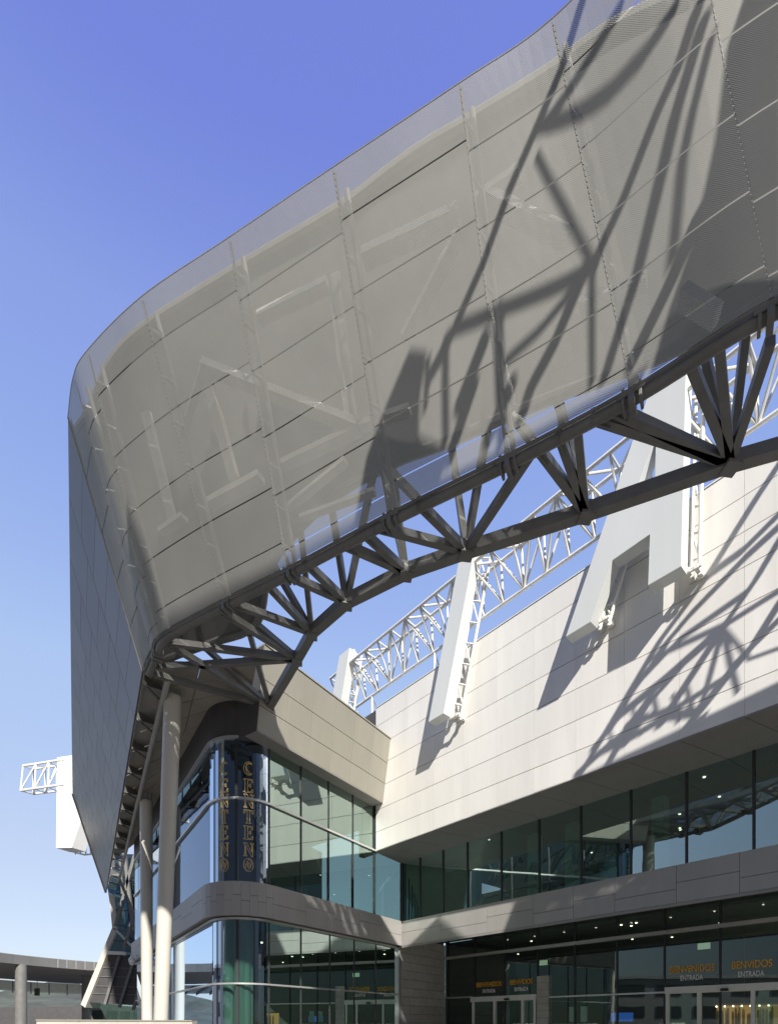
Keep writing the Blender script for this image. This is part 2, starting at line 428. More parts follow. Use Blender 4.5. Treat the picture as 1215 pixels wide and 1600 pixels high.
# members inside the ring that show through the mesh
inner = [((568,405),(715,335),.25),((632,530),(718,365),.2),((522,430),(548,655),.22),((405,498),(512,445),.2),((318,572),(560,668),.24),
         ((318,575),(285,682),.14),((318,572),(366,748),.22),((328,788),(408,745),.24),((432,732),(562,670),.2),((228,645),(272,822),.2),
         ((252,832),(288,808),.2),((760,310),(890,375),.24),((740,320),(812,270),.2),((470,810),(585,768),.14),((760,480),(800,640),.16),
         ((905,480),(1010,440),.2),((1065,462),(1120,495),.26),((560,668),(640,640),.18),((450,795),(540,720),.16)]
for a, b_, w_ in inner:
    pa, pb = hitS(*a, .40), hitS(*b_, .40)
    s_ = MB(); s_.beam(pa, pb, w_*1.15, w_*.6); s_.build('inner_member', M['inner'], ring)

# side edge: chord, triangular brackets
s_ = MB(); inn = V((.87,.49,0))
s_.tube(sb0+inn*.75+V((0,0,-.05)), sb1+inn*.75+V((0,0,-.05)), .1, 10); s_.build('side_chord', M['steel2'], ring, True)
for k in range(14):
    a = (k+.3)/14; c = sb0.lerp(sb1, a); t = (sb1-sb0).normalized()
    s_ = MB(); s_.prism([c+inn*.06+V((0,0,.5)), c+inn*.06+V((0,0,-.02)), c+inn*.72+V((0,0,-.05)), c+inn*.72+t*.5+V((0,0,.3))], t*.05)
    s_.beam(c+inn*.1, c+inn*.75+t*.8, .07)
    s_.build('edge_bracket', M['steel'], ring)

# ------------------------------------------------------------------ shopping centre
tB, nB = V((.6653,-.7466,0)), V((-.7466,-.6653,0))
tA, nA = V((-.572,-.8203,0)), V((.8203,-.572,0))
tC, nC = V((-.548,.8365,0)), V((-.8365,-.548,0))
C0 = V((.61,26.8,0))
mall = thing('shopping_centre', (0,27,GZ), 'white and grey clad shopping centre with green glazing and a rounded glass corner', 'building')
Rr = 1.32
sA = 7.1*1.219
TA = C0 + tA*sA
OC = TA - nA*Rr
def arcpt(f, off):
    a0 = math.atan2(nA.y,nA.x); a1 = math.atan2(nC.y,nC.x)
    if a1 > a0: a1 -= 2*math.pi
    a = a0 + (a1-a0)*f; return OC + V((math.cos(a),math.sin(a),0))*(Rr+off)
def cornerAB(off): return C0 + (nA+nB)*(off/(1+nA.dot(nB)))
LC = 17.0
def facade(off, A_breaks=None, C_breaks=None, na=12):
    """polyline from the inner corner along wing A, round the corner and along face C"""
    c = cornerAB(off); pts = [c]
    L_ = (TA + nA*off - c).dot(tA)
    for s in (A_breaks or []): pts.append(c + tA*(s - (sA-L_)*0))
    pts = [p for p in pts if (p-c).dot(tA) < L_-.05] + [arcpt(i/na, off) for i in range(na+1)]
    e0 = arcpt(1,off)
    for s in (C_breaks or []): pts.append(e0 + tC*s)
    pts.append(e0 + tC*LC); return pts
def lineB(off, ts, extra=0):
    c = cornerAB(off); return [c + tB*t for t in ts]

def cladding(segs, zs, gz=.02, gt=.006, th=.04, brick=None):
    """thin panels on a polyline: list of (p,q,normal) segments"""
    m = MB()
    for k,(p,q,n_) in enumerate(segs):
        d = (q-p).normalized()
        zz = zs if not (brick and k % 2) else brick
        for z0,z1 in zip(zz[:-1], zz[1:]):
            a, b_ = p + d*gt/2, q - d*gt/2
            r_ = [v2(a,z0+gz/2), v2(b_,z0+gz/2), v2(b_,z1-gz/2), v2(a,z1-gz/2)]
            m.hexa(r_, [x - n_*th for x in r_])
    return m
def segs_of(pts, n_from=None):
    out = []
    for p,q in zip(pts[:-1],pts[1:]):
        d = (q-p).normalized(); n_ = V((d.y,-d.x,0))
        if n_from and n_.dot(n_from) < 0: n_ = -n_
        out.append((p,q,n_))
    return out
def sheet(pts, z0, z1):
    m = MB()
    for p,q in zip(pts[:-1],pts[1:]): m.poly([v2(p,z0),v2(q,z0),v2(q,z1),v2(p,z1)])
    return m

# --- white upper wall B (2.2 m proud of the glass)
pB = 2.2
T0 = V((-.6,24.9,0)); 
WZ = [7.9,8.76,9.75,10.76,11.75,12.66,13.58,14.42]
ts = [.0] + [(7.41+1.17*k)*1.3394 for k in range(-6,10)]
ts = [t for t in ts if t >= 0]
wp = [T0 + tB*t for t in ts]
m = cladding([(a,b_,nB) for a,b_ in zip(wp[:-1],wp[1:])], WZ, .024, .007)
m.build('white_wall', M['white'], mall)
m = MB(); a, b_ = T0 - nB*.045 - tB*1.3, wp[-1] - nB*.045
m.hexa([v2(a,7.93),v2(b_,7.93),v2(b_-nB*.3,7.93),v2(a-nB*.3,7.93)],[v2(a,14.4),v2(b_,14.4),v2(b_-nB*.3,14.4),v2(a-nB*.3,14.4)]); m.build('wall_backing', M['dark'], mall)
m = MB(); a, b_ = T0 + nB*.02, wp[-1] + nB*.02; m.hexa([v2(a,14.43),v2(b_,14.43),v2(b_-nB*.5,14.43),v2(a-nB*.5,14.43)],[v2(a,14.46),v2(b_,14.46),v2(b_-nB*.5,14.46),v2(a-nB*.5,14.46)]); m.build('coping', M['white'], mall)
# roof beyond so the wall is a volume
m = MB(); a, b_ = T0 - nB*.4, wp[-1] - nB*.4
m.hexa([v2(a,8.2),v2(b_,8.2),v2(b_-nB*26,8.2),v2(a-nB*26,8.2)],[v2(a,13.6),v2(b_,13.6),v2(b_-nB*26,13.6),v2(a-nB*26,13.6)]); m.build('roof', M['soffitd'], mall)
# soffit under the white wall, in panels
gl = cornerAB(0)
m = MB()
for k,(t0,t1) in enumerate(zip(ts[:-1],ts[1:])):
    a, b_ = T0 + tB*(t0+.01), T0 + tB*(t1-.01)
    c, d = a - nB*2.19 , b_ - nB*2.19
    c += tB*.55; d += tB*.55
    m.hexa([v2(a,7.885),v2(b_,7.885),v2(d,7.885),v2(c,7.885)],[v2(a,7.925),v2(b_,7.925),v2(d,7.925),v2(c,7.925)])
m.poly([v2(T0,7.89),v2(C0,7.89),v2(T0-nB*2.19+tB*.55,7.89)])
m.build('wall_soffit', M['soffitd'], mall)

# --- wing A upper panels leaning outwards
a_b, a_t = V((-.275,24.53,9.98)), V((.07,24.15,12.64))
LA = 7.35
zs = [0,.3,.62,1]
m = MB()
nap = 6
for k in range(nap):
    for f0,f1 in zip(zs[:-1],zs[1:]):
        pts = []
        for s,f in ((LA*k/nap+.004,f0+.004),(LA*(k+1)/nap-.004,f0+.004),(LA*(k+1)/nap-.004,f1-.004),(LA*k/nap+.004,f1-.004)):
            pts.append(a_b.lerp(a_t,f) + tA*s)
        m.hexa(pts, [p - nA*.04 for p in pts])
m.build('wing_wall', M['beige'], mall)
q = [a_b-nA*.045-nB*-.0, a_b+tA*LA-nA*.045, a_t+tA*LA-nA*.045, a_t-nA*.045]
m = MB(); m.hexa(q, [p-nA*1.2 for p in q]); m.build('wing_backing', M['dark'], mall)
m = MB(); q = [a_t+nA*.03+V((0,0,.005)), a_t+tA*LA+nA*.03+V((0,0,.005))]
m.hexa([q[0],q[1],q[1]-nA*.6,q[0]-nA*.6],[p+V((0,0,.05)) for p in (q[0],q[1],q[1]-nA*.6,q[0]-nA*.6)]); m.build('wing_coping', M['beige'], mall)
m = MB(); q = [a_b, a_b+tA*LA, a_b+tA*LA-nA*.6, a_b-nA*.6]
m.hexa([p+V((0,0,.0)) for p in q],[p+V((0,0,-.03)) for p in q]); m.build('wing_soffit', M['soffitd'], mall)
# --- fascia above the round corner and face C, and the big soffit under the ring
fpts = facade(.06)
farc = [p for p in fpts[1:]]
m = sheet(farc, 10.12, 11.42); m2 = MB()
for p,q in zip(farc[:-1],farc[1:]):
    d=(q-p).normalized(); n_=V((d.y,-d.x,0)); 
    if n_.dot(V((0,-1,0)))<0 and n_.dot(nC)<0: n_=-n_
    m2.hexa([v2(p,10.12),v2(q,10.12),v2(q,11.42),v2(p,11.42)],[v2(p-n_*.05,10.12),v2(q-n_*.05,10.12),v2(q-n_*.05,11.42),v2(p-n_*.05,11.42)])
m2.build('fascia', M['dark'], mall)
sf = [sb0+inn*.12, sb0.lerp(sb1,.2)+inn*.12, sb0.lerp(sb1,.5)+inn*.12, sb0.lerp(sb1,.72)+inn*.12]
e0 = arcpt(1,0)
m = MB()
inner_line = [PZ(400,1040,11.34), arcpt(.3,-.2), e0-nC*.2+tC*4, e0-nC*.2+tC*15.5]
nseg = 12
def lerpl(l, f):
    f *= len(l)-1; i = min(int(f), len(l)-2); return l[i].lerp(l[i+1], f-i)
for k in range(nseg):
    f0, f1 = k/nseg+.0015, (k+1)/nseg-.0015
    for g0,g1 in ((0,.497),(.503,1)):
        q = []
        for f,g_ in ((f0,g0),(f1,g0),(f1,g1),(f0,g1)):
            q.append(v2(lerpl(sf,f).lerp(lerpl(inner_line,f), g_), 11.34))
        m.hexa(q, [p+V((0,0,.05)) for p in q])
m.build('eaves_soffit', M['soffit'], mall)
q = [v2(p,11.42) for p in (sf[0]+inn*.5+V((0,.5,0)),sf[3],inner_line[3],inner_line[1]+V((0,.6,0)))]
m = MB(); m.hexa(q,[p+V((0,0,.3)) for p in q]); m.build('eaves_slab', M['dark'], mall)
a, b_ = v2(sf[3],11.3), v2(inner_line[3],11.3)
m = MB(); m.hexa([a,b_,b_+V((0,.1,0)),a+V((0,.1,0))],[p+V((0,0,.9)) for p in (a,b_,b_+V((0,.1,0)),a+V((0,.1,0)))]); m.build('eaves_edge', M['soffit'], mall)

# --- glazing
def glazing(name, pts, z0, z1, mat): return sheet(pts, z0, z1).build(name, mat, mall)
tsB = [0, .95, 1.9, 2.9, 3.95]; 
def tB_at(u, off):
    c = cornerAB(off); k = (u-CU)/F
    return (k*c.y - c.x)/(tB.x - k*tB.y)
def sA_at(u, off):
    c = cornerAB(off); k = (u-CU)/F
    return (k*c.y - c.x)/(tA.x - k*tA.y)
FACET = -1
upB_u = [656,692,730,783,842,907,985,1072,1177]
cB = cornerAB(0)
tEnd = 20.0
gB = glazing('upper_glazing', [cB, cB+tB*tEnd], 4.95, 7.9, M['glassB'])
for u in upB_u:
    t = tB_at(u,0); p = cB + tB*t
    m = MB(); m.obox(v2(p,6.42)-nB*.02, tB*.03, nB*.05, V((0,0,1.47))); m.build('mullion', M['mull'], gB)
m = MB(); m.obox(v2(cB,6.42)+V((0,-.03,0)), V((.07,0,0)), V((0,.07,0)), V((0,0,1.46))); m.build('corner_post', M['mull'], gB)
fp = facade(0, na=20)
iA = 1
gA = glazing('wing_glazing', [fp[0], fp[1]], 4.95, 10.1, M['glassA'])
gR = sheet(fp[1:22], 4.95, 10.15).build('curved_glazing', M['glassR'], mall, smooth=True)
gC = glazing('side_glazing', [fp[21], fp[-1]], 4.95, 10.15, M['glassR'])
for u in (420,470,513,551,585):
    p = cornerAB(0)+tA*sA_at(u,0)
    m = MB(); m.obox(v2(p,7.52)-nA*.02, tA*.03, nA*.05, V((0,0,2.55))); m.build('mullion', M['mull'], gA)
m = MB(); pj = arcpt(.47,0); nn = (pj-OC).normalized(); m.obox(v2(pj,7.52)-nn*.03, V((nn.y,-nn.x,0))*.05, nn*.05, V((0,0,2.55))); m.build('mullion', M['mull'], gR)
for s in range(1,12):
    p = arcpt(1,0)+tC*s*1.45
    m = MB(); m.obox(v2(p,7.52)-nC*.04, tC*.025, nC*.03, V((0,0,2.55))); m.build('mullion', M['mull'], gC)
def rail(name, off, z, w_, h_, mat, par, pts=None):
    pts = pts or facade(off, na=20); m = MB()
    inner = []
    for i,p in enumerate(pts): 
        d = (pts[min(i+1,len(pts)-1)]-pts[max(0,i-1)]).normalized(); inner.append(V((d.y,-d.x,0)))
    k = len(m.v)
    for p,n_ in zip(pts,inner):
        if (n_.dot(V((0,-1,0))) < 0): n_ = -n_
        m.v += [v2(p,z-h_/2), v2(p,z+h_/2), v2(p-n_*w_,z+h_/2), v2(p-n_*w_,z-h_/2)]
    for i in range(len(pts)-1):
        for j in range(4): m.f.append((k+i*4+j, k+(i+1)*4+j, k+(i+1)*4+(j+1)%4, k+i*4+(j+1)%4))
    m.f += [(k,k+1,k+2,k+3),(k+len(pts)*4-1,k+len(pts)*4-2,k+len(pts)*4-3,k+len(pts)*4-4)]
    return m.build(name, mat, par)
rail('head_rail', .10, 10.06, .1, .09, M['alu'], mall)
rail('transom', .09, 7.93, .1, .075, M['alu'], mall)

# --- slab band
zb0, zb1 = 3.78, 4.98
ob = .22
Lb = (TA+nA*ob-cornerAB(ob)).dot(tA)
bp = facade(ob, A_breaks=[Lb*k/5 for k in range(1,5)], C_breaks=[1.7*k for k in range(1,10)], na=10)
bsA = segs_of(bp); 
bsA = [(p,q,(n_ if n_.dot(V((0,-1,0)))>-.0 or n_.dot(nC)>0 else -n_)) for p,q,n_ in bsA]
def outn(p,q):
    mid = (p+q)/2
    n_ = V(((q-p).y, -(q-p).x, 0)).normalized()
    ctr = OC - V((0,-1,0))*3
    return n_ if n_.dot(mid-ctr) > 0 else -n_
bsA = [(p,q,outn(p,q)) for p,q,_ in bsA]
bsA[0:5] = [(p,q,nA) for p,q,_ in bsA[0:5]]
m = cladding(bsA, [zb0,4.3,zb1], .014, .006, .05, [zb0,4.5,zb1]); m.build('slab_band', M['band'], mall)
tbk = [0] + [tB_at(u,ob) for u in (688,760,832,895,960,1056,1155)] + [17,18.6,20.2]
bl = lineB(ob, tbk); m = cladding([(a,b_,nB) for a,b_ in zip(bl[:-1],bl[1:])], [zb0,4.42,zb1], .016, .012, .05, [zb0,4.22,zb1]); m.build('slab_band', M['band'], mall)
# backing and ledge of the band
m = MB()
for p,q,n_ in bsA + [(bl[0],bl[-1],nB)]:
    a, b_ = p-n_*.056, q-n_*.056
    m.hexa([v2(a,zb0+.02),v2(b_,zb0+.02),v2(b_-n_*.5,zb0+.02),v2(a-n_*.5,zb0+.02)],[v2(a,zb1-.015),v2(b_,zb1-.015),v2(b_-n_*.5,zb1-.015),v2(a-n_*.5,zb1-.015)])
m.build('band_backing', M['soffitd'], mall)
m = MB(); a, b_ = bl[0]-nB*.02, bl[-1]-nB*.02
m.beam(v2(a,zb0-.05), v2(b_,zb0-.05), .08, .09); m.build('drip_edge', M['soffitd'], mall)
# soffit of the entrance recess
rc = 4.3
a, b_ = cornerAB(.1), cornerAB(.1)+tB*20
m = MB(); m.hexa([v2(a,4.62),v2(b_,4.62),v2(b_-nB*5,4.62),v2(a-nB*5-tB*2,4.62)],[v2(a,4.7),v2(b_,4.7),v2(b_-nB*5,4.7),v2(a-nB*5-tB*2,4.7)]); m.build('recess_soffit', M['soffitd'], mall)

# --- ground floor, wing A and round corner
og = -.12
gp = facade(og, na=20)
gG = sheet(gp[:2], GZ, zb0).build('ground_glazing', M['glassG'], mall)
gG2 = sheet(gp[1:22], GZ, zb0).build('ground_curved_glazing', M['glassR'], mall, smooth=True)
gG3 = sheet(gp[21:], GZ, zb0).build('ground_side_glazing', M['glassR'], mall)
for u in (420,470,515,553,587):
    p = cornerAB(og)+tA*sA_at(u,og); m = MB(); m.obox(v2(p,1.04)-nA*.03, tA*.028, nA*.05, V((0,0,2.72))); m.build('mullion', M['mull'], gG)
m = MB(); pj = arcpt(.47,og); nn = (pj-OC).normalized(); m.obox(v2(pj,1.04)-nn*.04, V((nn.y,-nn.x,0))*.05, nn*.05, V((0,0,2.72))); m.build('mullion', M['mull'], gG2)
for s in range(1,12):
    p = arcpt(1,og)+tC*s*1.45; m = MB(); m.obox(v2(p,1.04)-nC*.04, tC*.02, nC*.03, V((0,0,2.72))); m.build('mullion', M['mull'], gG3)
rail('ground_head_rail', .0, zb0-.06, .1, .07, M['alu'], mall)
rail('ground_transom', -.03, 1.42, .1, .06, M['alu'], mall)
p = cornerAB(og)+tA*.25
m = MB(); m.obox(v2(p,1.04)+nA*.05, tA*.13, nA*.07, V((0,0,2.7))); m.build('end_post', M['alu'], mall)
# pier of pale stone running into the recess
cp = cornerAB(0)
m = MB(); nco = 14; hh = (zb0+.6-GZ)/nco
for k in range(nco):
    z0, z1 = GZ+k*hh+.008, GZ+(k+1)*hh-.008
    brk = [0,1.6,3.2,4.45] if k % 2 else [0,.8,2.4,4.45]
    for s0,s1 in zip(brk[:-1],brk[1:]):
        a, b_ = cp - tA*(s0+.004), cp - tA*(s1-.004)
        m.hexa([v2(a,z0),v2(b_,z0),v2(b_,z1),v2(a,z1)],[v2(x,z)-nA*.1 for x,z in ((a,z0),(b_,z0),(b_,z1),(a,z1))])
m.build('stone_pier', M['stone'], mall)
a, b_ = cp - nA*.103, cp - tA*4.45 - nA*.103
m = MB(); m.hexa([v2(a,GZ),v2(b_,GZ),v2(b_-nA*.6,GZ),v2(a-nA*.6,GZ)],[v2(x,4.6) for x in (a,b_,b_-nA*.6,a-nA*.6)]); m.build('pier_core', M['dark'], mall)

# --- entrance glazing B (recessed)
C1 = cp - tA*4.41
def onG(u): 
    k = (u-CU)/F; t = (k*C1.y - C1.x)/(tB.x - k*tB.y); return C1 + tB*t
gE = sheet([C1, C1+tB*20], GZ, 4.62).build('entrance_glazing', M['glassG'], mall)
for u in (700,742,788,840,898,964,1038,1125,1218):
    p = onG(u); m = MB(); m.obox(v2(p,1.45)-nB*.02, tB*.035, nB*.06, V((0,0,3.15))); m.build('mullion', M['mull'], gE)
def gbar(name, u0, u1, z, h_, d_, mat, par=mall, proud=.1):
    a, b_ = onG(u0)+nB*proud, onG(u1)+nB*proud; m = MB()
    m.hexa([v2(a,z-h_/2),v2(b_,z-h_/2),v2(b_-nB*d_,z-h_/2),v2(a-nB*d_,z-h_/2)],[v2(a,z+h_/2),v2(b_,z+h_/2),v2(b_-nB*d_,z+h_/2),v2(a-nB*d_,z+h_/2)])
    return m.build(name, mat, par)
gbar('entrance_beam', 694, 1300, 3.62, .14, .16, M['alu'], proud=.14)
gbar('entrance_transom', 696, 738, 1.42, .08, .12, M['alu'])
gbar('entrance_transom', 859, 1040, 1.24, .07, .12, M['alu'])
# sliding doors
def door(u0, u1, ua, ub, zt, name):
    d = gbar(name, u0, u1, zt+.12, .26, .3, M['frame'], proud=.2)
    for u in (u0+3, u1-3, ua, ub):
        p = onG(u); m = MB(); m.obox(v2(p,(zt+GZ)/2)+nB*.05, tB*.06, nB*.08, V((0,0,(zt-GZ)/2))); m.build('door_post', M['frame'], d)
    for x0,x1 in ((u0+6,ua),(ub,u1-6)):
        a, b_ = onG(x0)+nB*.06, onG(x1)+nB*.06
        MB().poly([v2(a,GZ),v2(b_,GZ),v2(b_,zt-.02),v2(a,zt-.02)]).build('door_leaf', M['glassG'], d)
    m = MB(); p = onG((ua+ub)/2); m.obox(v2(p,zt+.06)+nB*.27, tB*.12, nB*.05, V((0,0,.05))); m.build('door_sensor', M['black'], d)
    return d
door(738, 840, 774, 818, 1.15, 'left_entrance_door'.replace('left_','') )
door(1041, 1230, 1093, 1177, 1.18, 'entrance_door')
# stone jamb between the doors
a, b_ = onG(840.5)+nB*.12, onG(858)+nB*.12
m = MB()
for k in range(12):
    z0, z1 = GZ+k*.33+.006, GZ+(k+1)*.33-.006
    m.hexa([v2(a,z0),v2(b_,z0),v2(b_-nB*.3,z0),v2(a-nB*.3,z0)],[v2(a,z1),v2(b_,z1),v2(b_-nB*.3,z1),v2(a-nB*.3,z1)])
m.build('door_jamb', M['stone'], mall)

# --- lettering
def text_mesh(txt, wid, cap, name, mat, par, centre, right, up, nrm, ex=.012, sx=1.0, bold=0):
    c = bpy.data.curves.new(name,'FONT'); c.body = txt; c.size = 1; c.align_x = 'CENTER'; c.align_y = 'CENTER'; c.extrude = ex; c.offset = bold
    o = bpy.data.objects.new(name, c); COL.objects.link(o)
    dg = bpy.context.evaluated_depsgraph_get(); me = bpy.data.meshes.new_from_object(o.evaluated_get(dg))
    bpy.data.objects.remove(o); bpy.data.curves.remove(c)
    xs = [v_.co.x for v_ in me.vertices]; ys = [v_.co.y for v_ in me.vertices]; kx = wid/(max(xs)-min(xs)); ky = cap/(max(ys)-min(ys)); cx_ = (max(xs)+min(xs))/2; cy_ = (max(ys)+min(ys))/2
    me.transform(Matrix.Diagonal((kx,ky,1,1)) @ Matrix.Translation((-cx_,-cy_,0)))
    mt = Matrix((( right.x*sx, up.x, nrm.x, centre.x),(right.y*sx, up.y, nrm.y, centre.y),(right.z*sx, up.z, nrm.z, centre.z),(0,0,0,1)))
    base = V((0,0,0)); q = par
    while q is not None: base += V(q.location); q = q.parent
    me.transform(Matrix.Translation(-base) @ mt); me.materials.clear(); me.materials.append(mat)
    r_ = bpy.data.objects.new(name, me); COL.objects.link(r_); r_.parent = par; return r_
UP = V((0,0,1))
for (u, v, t_, wd_, cap_, mt) in ((763,1538.5,'BIENVENIDOS',1.6,.25,'orange'),(814,1534.5,'BENVIDOS',1.32,.25,'orange'),(763.5,1549,'ENTRADA',.8,.19,'whitel'),(814,1546,'ENTRADA',.8,.19,'whitel'),
                             (1080,1514,'BIENVENIDOS',1.6,.27,'orange'),(1174,1507,'BENVIDOS',1.24,.27,'orange'),(1080,1528,'ENTRADA',.8,.2,'whitel'),(1173,1522,'ENTRADA',.8,.2,'whitel')):
    c = PP(u, v, C1+nB*.03, nB)
    text_mesh(t_, wd_, cap_, 'lettering', M[mt], mall, c, tB, UP, nB, .006, 1.0, .012)
# vertical outlined sign on the curved glass
def serif(ch):
    def poly(*p): return [list(p)+[p[0]]]
    if ch == 'E': return poly((0,0),(.66,0),(.7,.25),(.62,.25),(.56,.07),(.3,.07),(.3,.47),(.46,.47),(.48,.38),(.54,.38),(.54,.66),(.48,.66),(.46,.55),(.3,.55),(.3,.93),(.55,.93),(.6,.76),(.68,.76),(.66,1),(0,1),(0,.95),(.1,.93),(.1,.07),(0,.05))
    if ch == 'T': return poly((.18,0),(.54,0),(.54,.05),(.45,.07),(.45,.93),(.58,.93),(.63,.74),(.72,.74),(.7,1),(.02,1),(0,.74),(.09,.74),(.14,.93),(.27,.93),(.27,.07),(.18,.05))
    if ch == 'N': return poly((0,0),(.24,0),(.24,.05),(.16,.07),(.16,.82),(.6,0),(.68,0),(.68,.93),(.76,.95),(.76,1),(.5,1),(.5,.95),(.6,.93),(.6,.32),(.24,1),(0,1),(0,.95),(.09,.93),(.09,.07),(0,.05))
    if ch == 'O':
        o = [(.36+.36*math.cos(i*.2618),.5+.5*math.sin(i*.2618)) for i in range(25)]
        k = [(.36+.2*math.cos(i*.2618)*1.0+.08*math.sin(i*.2618),.5+.4*math.sin(i*.2618)) for i in range(25)]
        q = [(.36+.07*math.cos(i*.2618),.5+.2*math.sin(i*.2618)) for i in range(25)]
        return [o,k,q]
    o = [(.38+.38*math.cos(a),.5+.5*math.sin(a)) for a in [R(48)+i*R(264)/24 for i in range(25)]]
    k = [(.42+.24*math.cos(a),.5+.42*math.sin(a)) for a in [R(310)-i*R(260)/24 for i in range(25)]]
    return [o+k+[o[0]], [(.1,.62),(.5,.1)], [(.16,.8),(.56,.88)]]
def find_f(u):
    best = min((abs((arcpt(i/400,.02).x/arcpt(i/400,.02).y)*F+CU-u), i/400) for i in range(401)); return best[1]
for uc, g_ in ((350,'M'),(388,'M')):
    f_ = find_f(uc); sign = MB()
    c0 = arcpt(f_, .02); n_ = (c0-OC).normalized(); rt = V((-n_.y, n_.x, 0))
    if rt.x < 0: rt = -rt
    zc = [(CV-v)/F*c0.y for v in (1201,1228,1252,1276.5,1301.5,1328,1352)]
    for ch, z in zip('CENTENO', zc):
        hgt, wid = .47, .46
        for line in serif(ch):
            pts = []
            for x,y in line:
                dx = (x-.36)*wid
                a = dx/(Rr+.02); pp = OC + (n_*math.cos(a) + rt*math.sin(a))*(Rr+.02)
                pts.append(v2(pp, z + (y-.5)*hgt))
            for p,q in zip(pts[:-1],pts[1:]):
                sign.beam(p,q,.019,.012)
    sign.build('vertical_lettering', M['gold'], mall)

# --- interiors
m = MB(); a = cornerAB(-.6)
b1 = C1 - nB*9
m.poly([v2(b1-tB*6,GZ),v2(b1+tB*22,GZ),v2(b1+tB*22,4.6),v2(b1-tB*6,4.6)])
b2 = cB - nB*9; m.poly([v2(b2-tB*3,4.9),v2(b2+tB*22,4.9),v2(b2+tB*22,8.2),v2(b2-tB*3,8.2)])
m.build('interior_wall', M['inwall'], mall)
m = MB(); a = C1 - nB*.1; m.hexa([v2(a,4.35),v2(a+tB*20,4.35),v2(a+tB*20-nB*9,4.35),v2(a-nB*9,4.35)],[v2(x,4.5) for x in (a,a+tB*20,a+tB*20-nB*9,a-nB*9)]); 
a = cB - nB*.1; m.hexa([v2(a,8.0),v2(a+tB*20,8.0),v2(a+tB*20-nB*9,8.0),v2(a-nB*9,8.0)],[v2(x,8.15) for x in (a,a+tB*20,a+tB*20-nB*9,a-nB*9)])
m.build('interior_ceiling', M['inceil'], mall)
m = MB(); a = cB-nB*.35; m.hexa([v2(a,4.75),v2(a+tB*20,4.75),v2(a+tB*20-nB*9,4.75),v2(a-nB*9,4.75)],[v2(x,4.9) for x in (a,a+tB*20,a+tB*20-nB*9,a-nB*9)])
ia = [fp[0]-nA*.4, fp[1]-nA*.4, fp[21]-nC*.4, fp[-1]-nC*.4]
m.prism([v2(x,4.4) for x in (ia[0],ia[1],arcpt(.5,-.5),ia[2],ia[3],ia[3]+V((8,0,0)))], (0,0,.5)); m.build('interior_floor', M['infloor'], mall)
m = MB(); m.prism([v2(x,10.2) for x in (ia[0],ia[1],arcpt(.5,-.3),ia[2],ia[3],ia[3]+V((8,0,0)))], (0,0,.12)); m.build('interior_ceiling', M['inceil'], mall)
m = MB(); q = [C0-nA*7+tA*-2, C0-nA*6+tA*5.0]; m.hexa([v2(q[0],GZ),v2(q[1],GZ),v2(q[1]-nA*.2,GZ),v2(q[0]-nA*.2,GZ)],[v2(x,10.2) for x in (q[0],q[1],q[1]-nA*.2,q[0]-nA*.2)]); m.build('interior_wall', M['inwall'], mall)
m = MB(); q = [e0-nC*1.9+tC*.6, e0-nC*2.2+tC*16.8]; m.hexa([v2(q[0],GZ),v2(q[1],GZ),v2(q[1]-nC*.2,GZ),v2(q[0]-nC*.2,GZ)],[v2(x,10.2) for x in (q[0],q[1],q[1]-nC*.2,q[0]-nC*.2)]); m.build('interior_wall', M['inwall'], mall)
for u,wd,dp in ((397,.42,.55),(448,.16,.5),(462,.16,.5),(508,.2,.5),(545,.2,.5),(583,.2,.45),(607,.2,.4)):
    p = cornerAB(og)+tA*sA_at(u,og)-nA*dp; m = MB(); m.obox(v2(p,1.0), tA*wd*.7, nA*.15, V((0,0,2.7))); m.build('interior_fin', M['fin'], mall)
for u in (383,340):
    f_ = find_f(u); p = arcpt(f_,-.5); m = MB(); m.tube(v2(p,GZ), v2(p,zb0), .22, 16); m.build('interior_column', M['fin'], mall, True)
for u in (670,706,800,860,1000):
    p = cB + tB*tB_at(u,0) - nB*1.6; m = MB(); m.obox(v2(p,6.4), tB*.22, nB*.22, V((0,0,1.55))); m.build('interior_column', M['fin'], mall)
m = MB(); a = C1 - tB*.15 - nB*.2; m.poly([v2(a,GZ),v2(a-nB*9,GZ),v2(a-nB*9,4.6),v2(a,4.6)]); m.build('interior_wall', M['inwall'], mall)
# downlights
rd = random.Random(3)
m = MB()
for k in range(11):
    p = C1 + tB*rd.uniform(.5,15) - nB*rd.uniform(.5,7); m = MB(); m.tube(v2(p,4.32), v2(p,4.345), .05, 8); m.build('downlight', M['lamp'], mall)
for k in range(9):
    p = cB + tB*rd.uniform(.5,15) - nB*rd.uniform(.5,6); m = MB(); m.tube(v2(p,7.97), v2(p,7.99), .045, 8); m.build('downlight', M['lamp'], mall)
for k in range(7):
    p = C0 + tA*rd.uniform(.5,8) - nA*rd.uniform(.8,4); m = MB(); m.tube(v2(p,3.6), v2(p,3.66), .05, 8); m.build('downlight', M['lamp'], mall)
for k in range(9):
    p = cornerAB(.1) + tB*(1.5+1.7*k) - nB*2.2; m = MB(); m.tube(v2(p,4.59), v2(p,4.61), .045, 8); m.build('downlight', M['lamp'], mall)
p = onG(938) - nB*2.0; t = thing('screen', tuple(v2(p,.1)), 'blue lit screen standing inside the middle entrance glazing', 'screen')
m = MB(); m.obox(v2(p,.30), tB*.5, nB*.04, V((0,0,.2))); m.build('display', M['screen'], t)
m = MB(); m.obox(v2(p,.30)-nB*.06, tB*.53, nB*.015, V((0,0,.23))); m.obox(v2(p,-.8)-nB*.06, tB*.06, nB*.03, V((0,0,.9))); m.build('stand', M['black'], t)
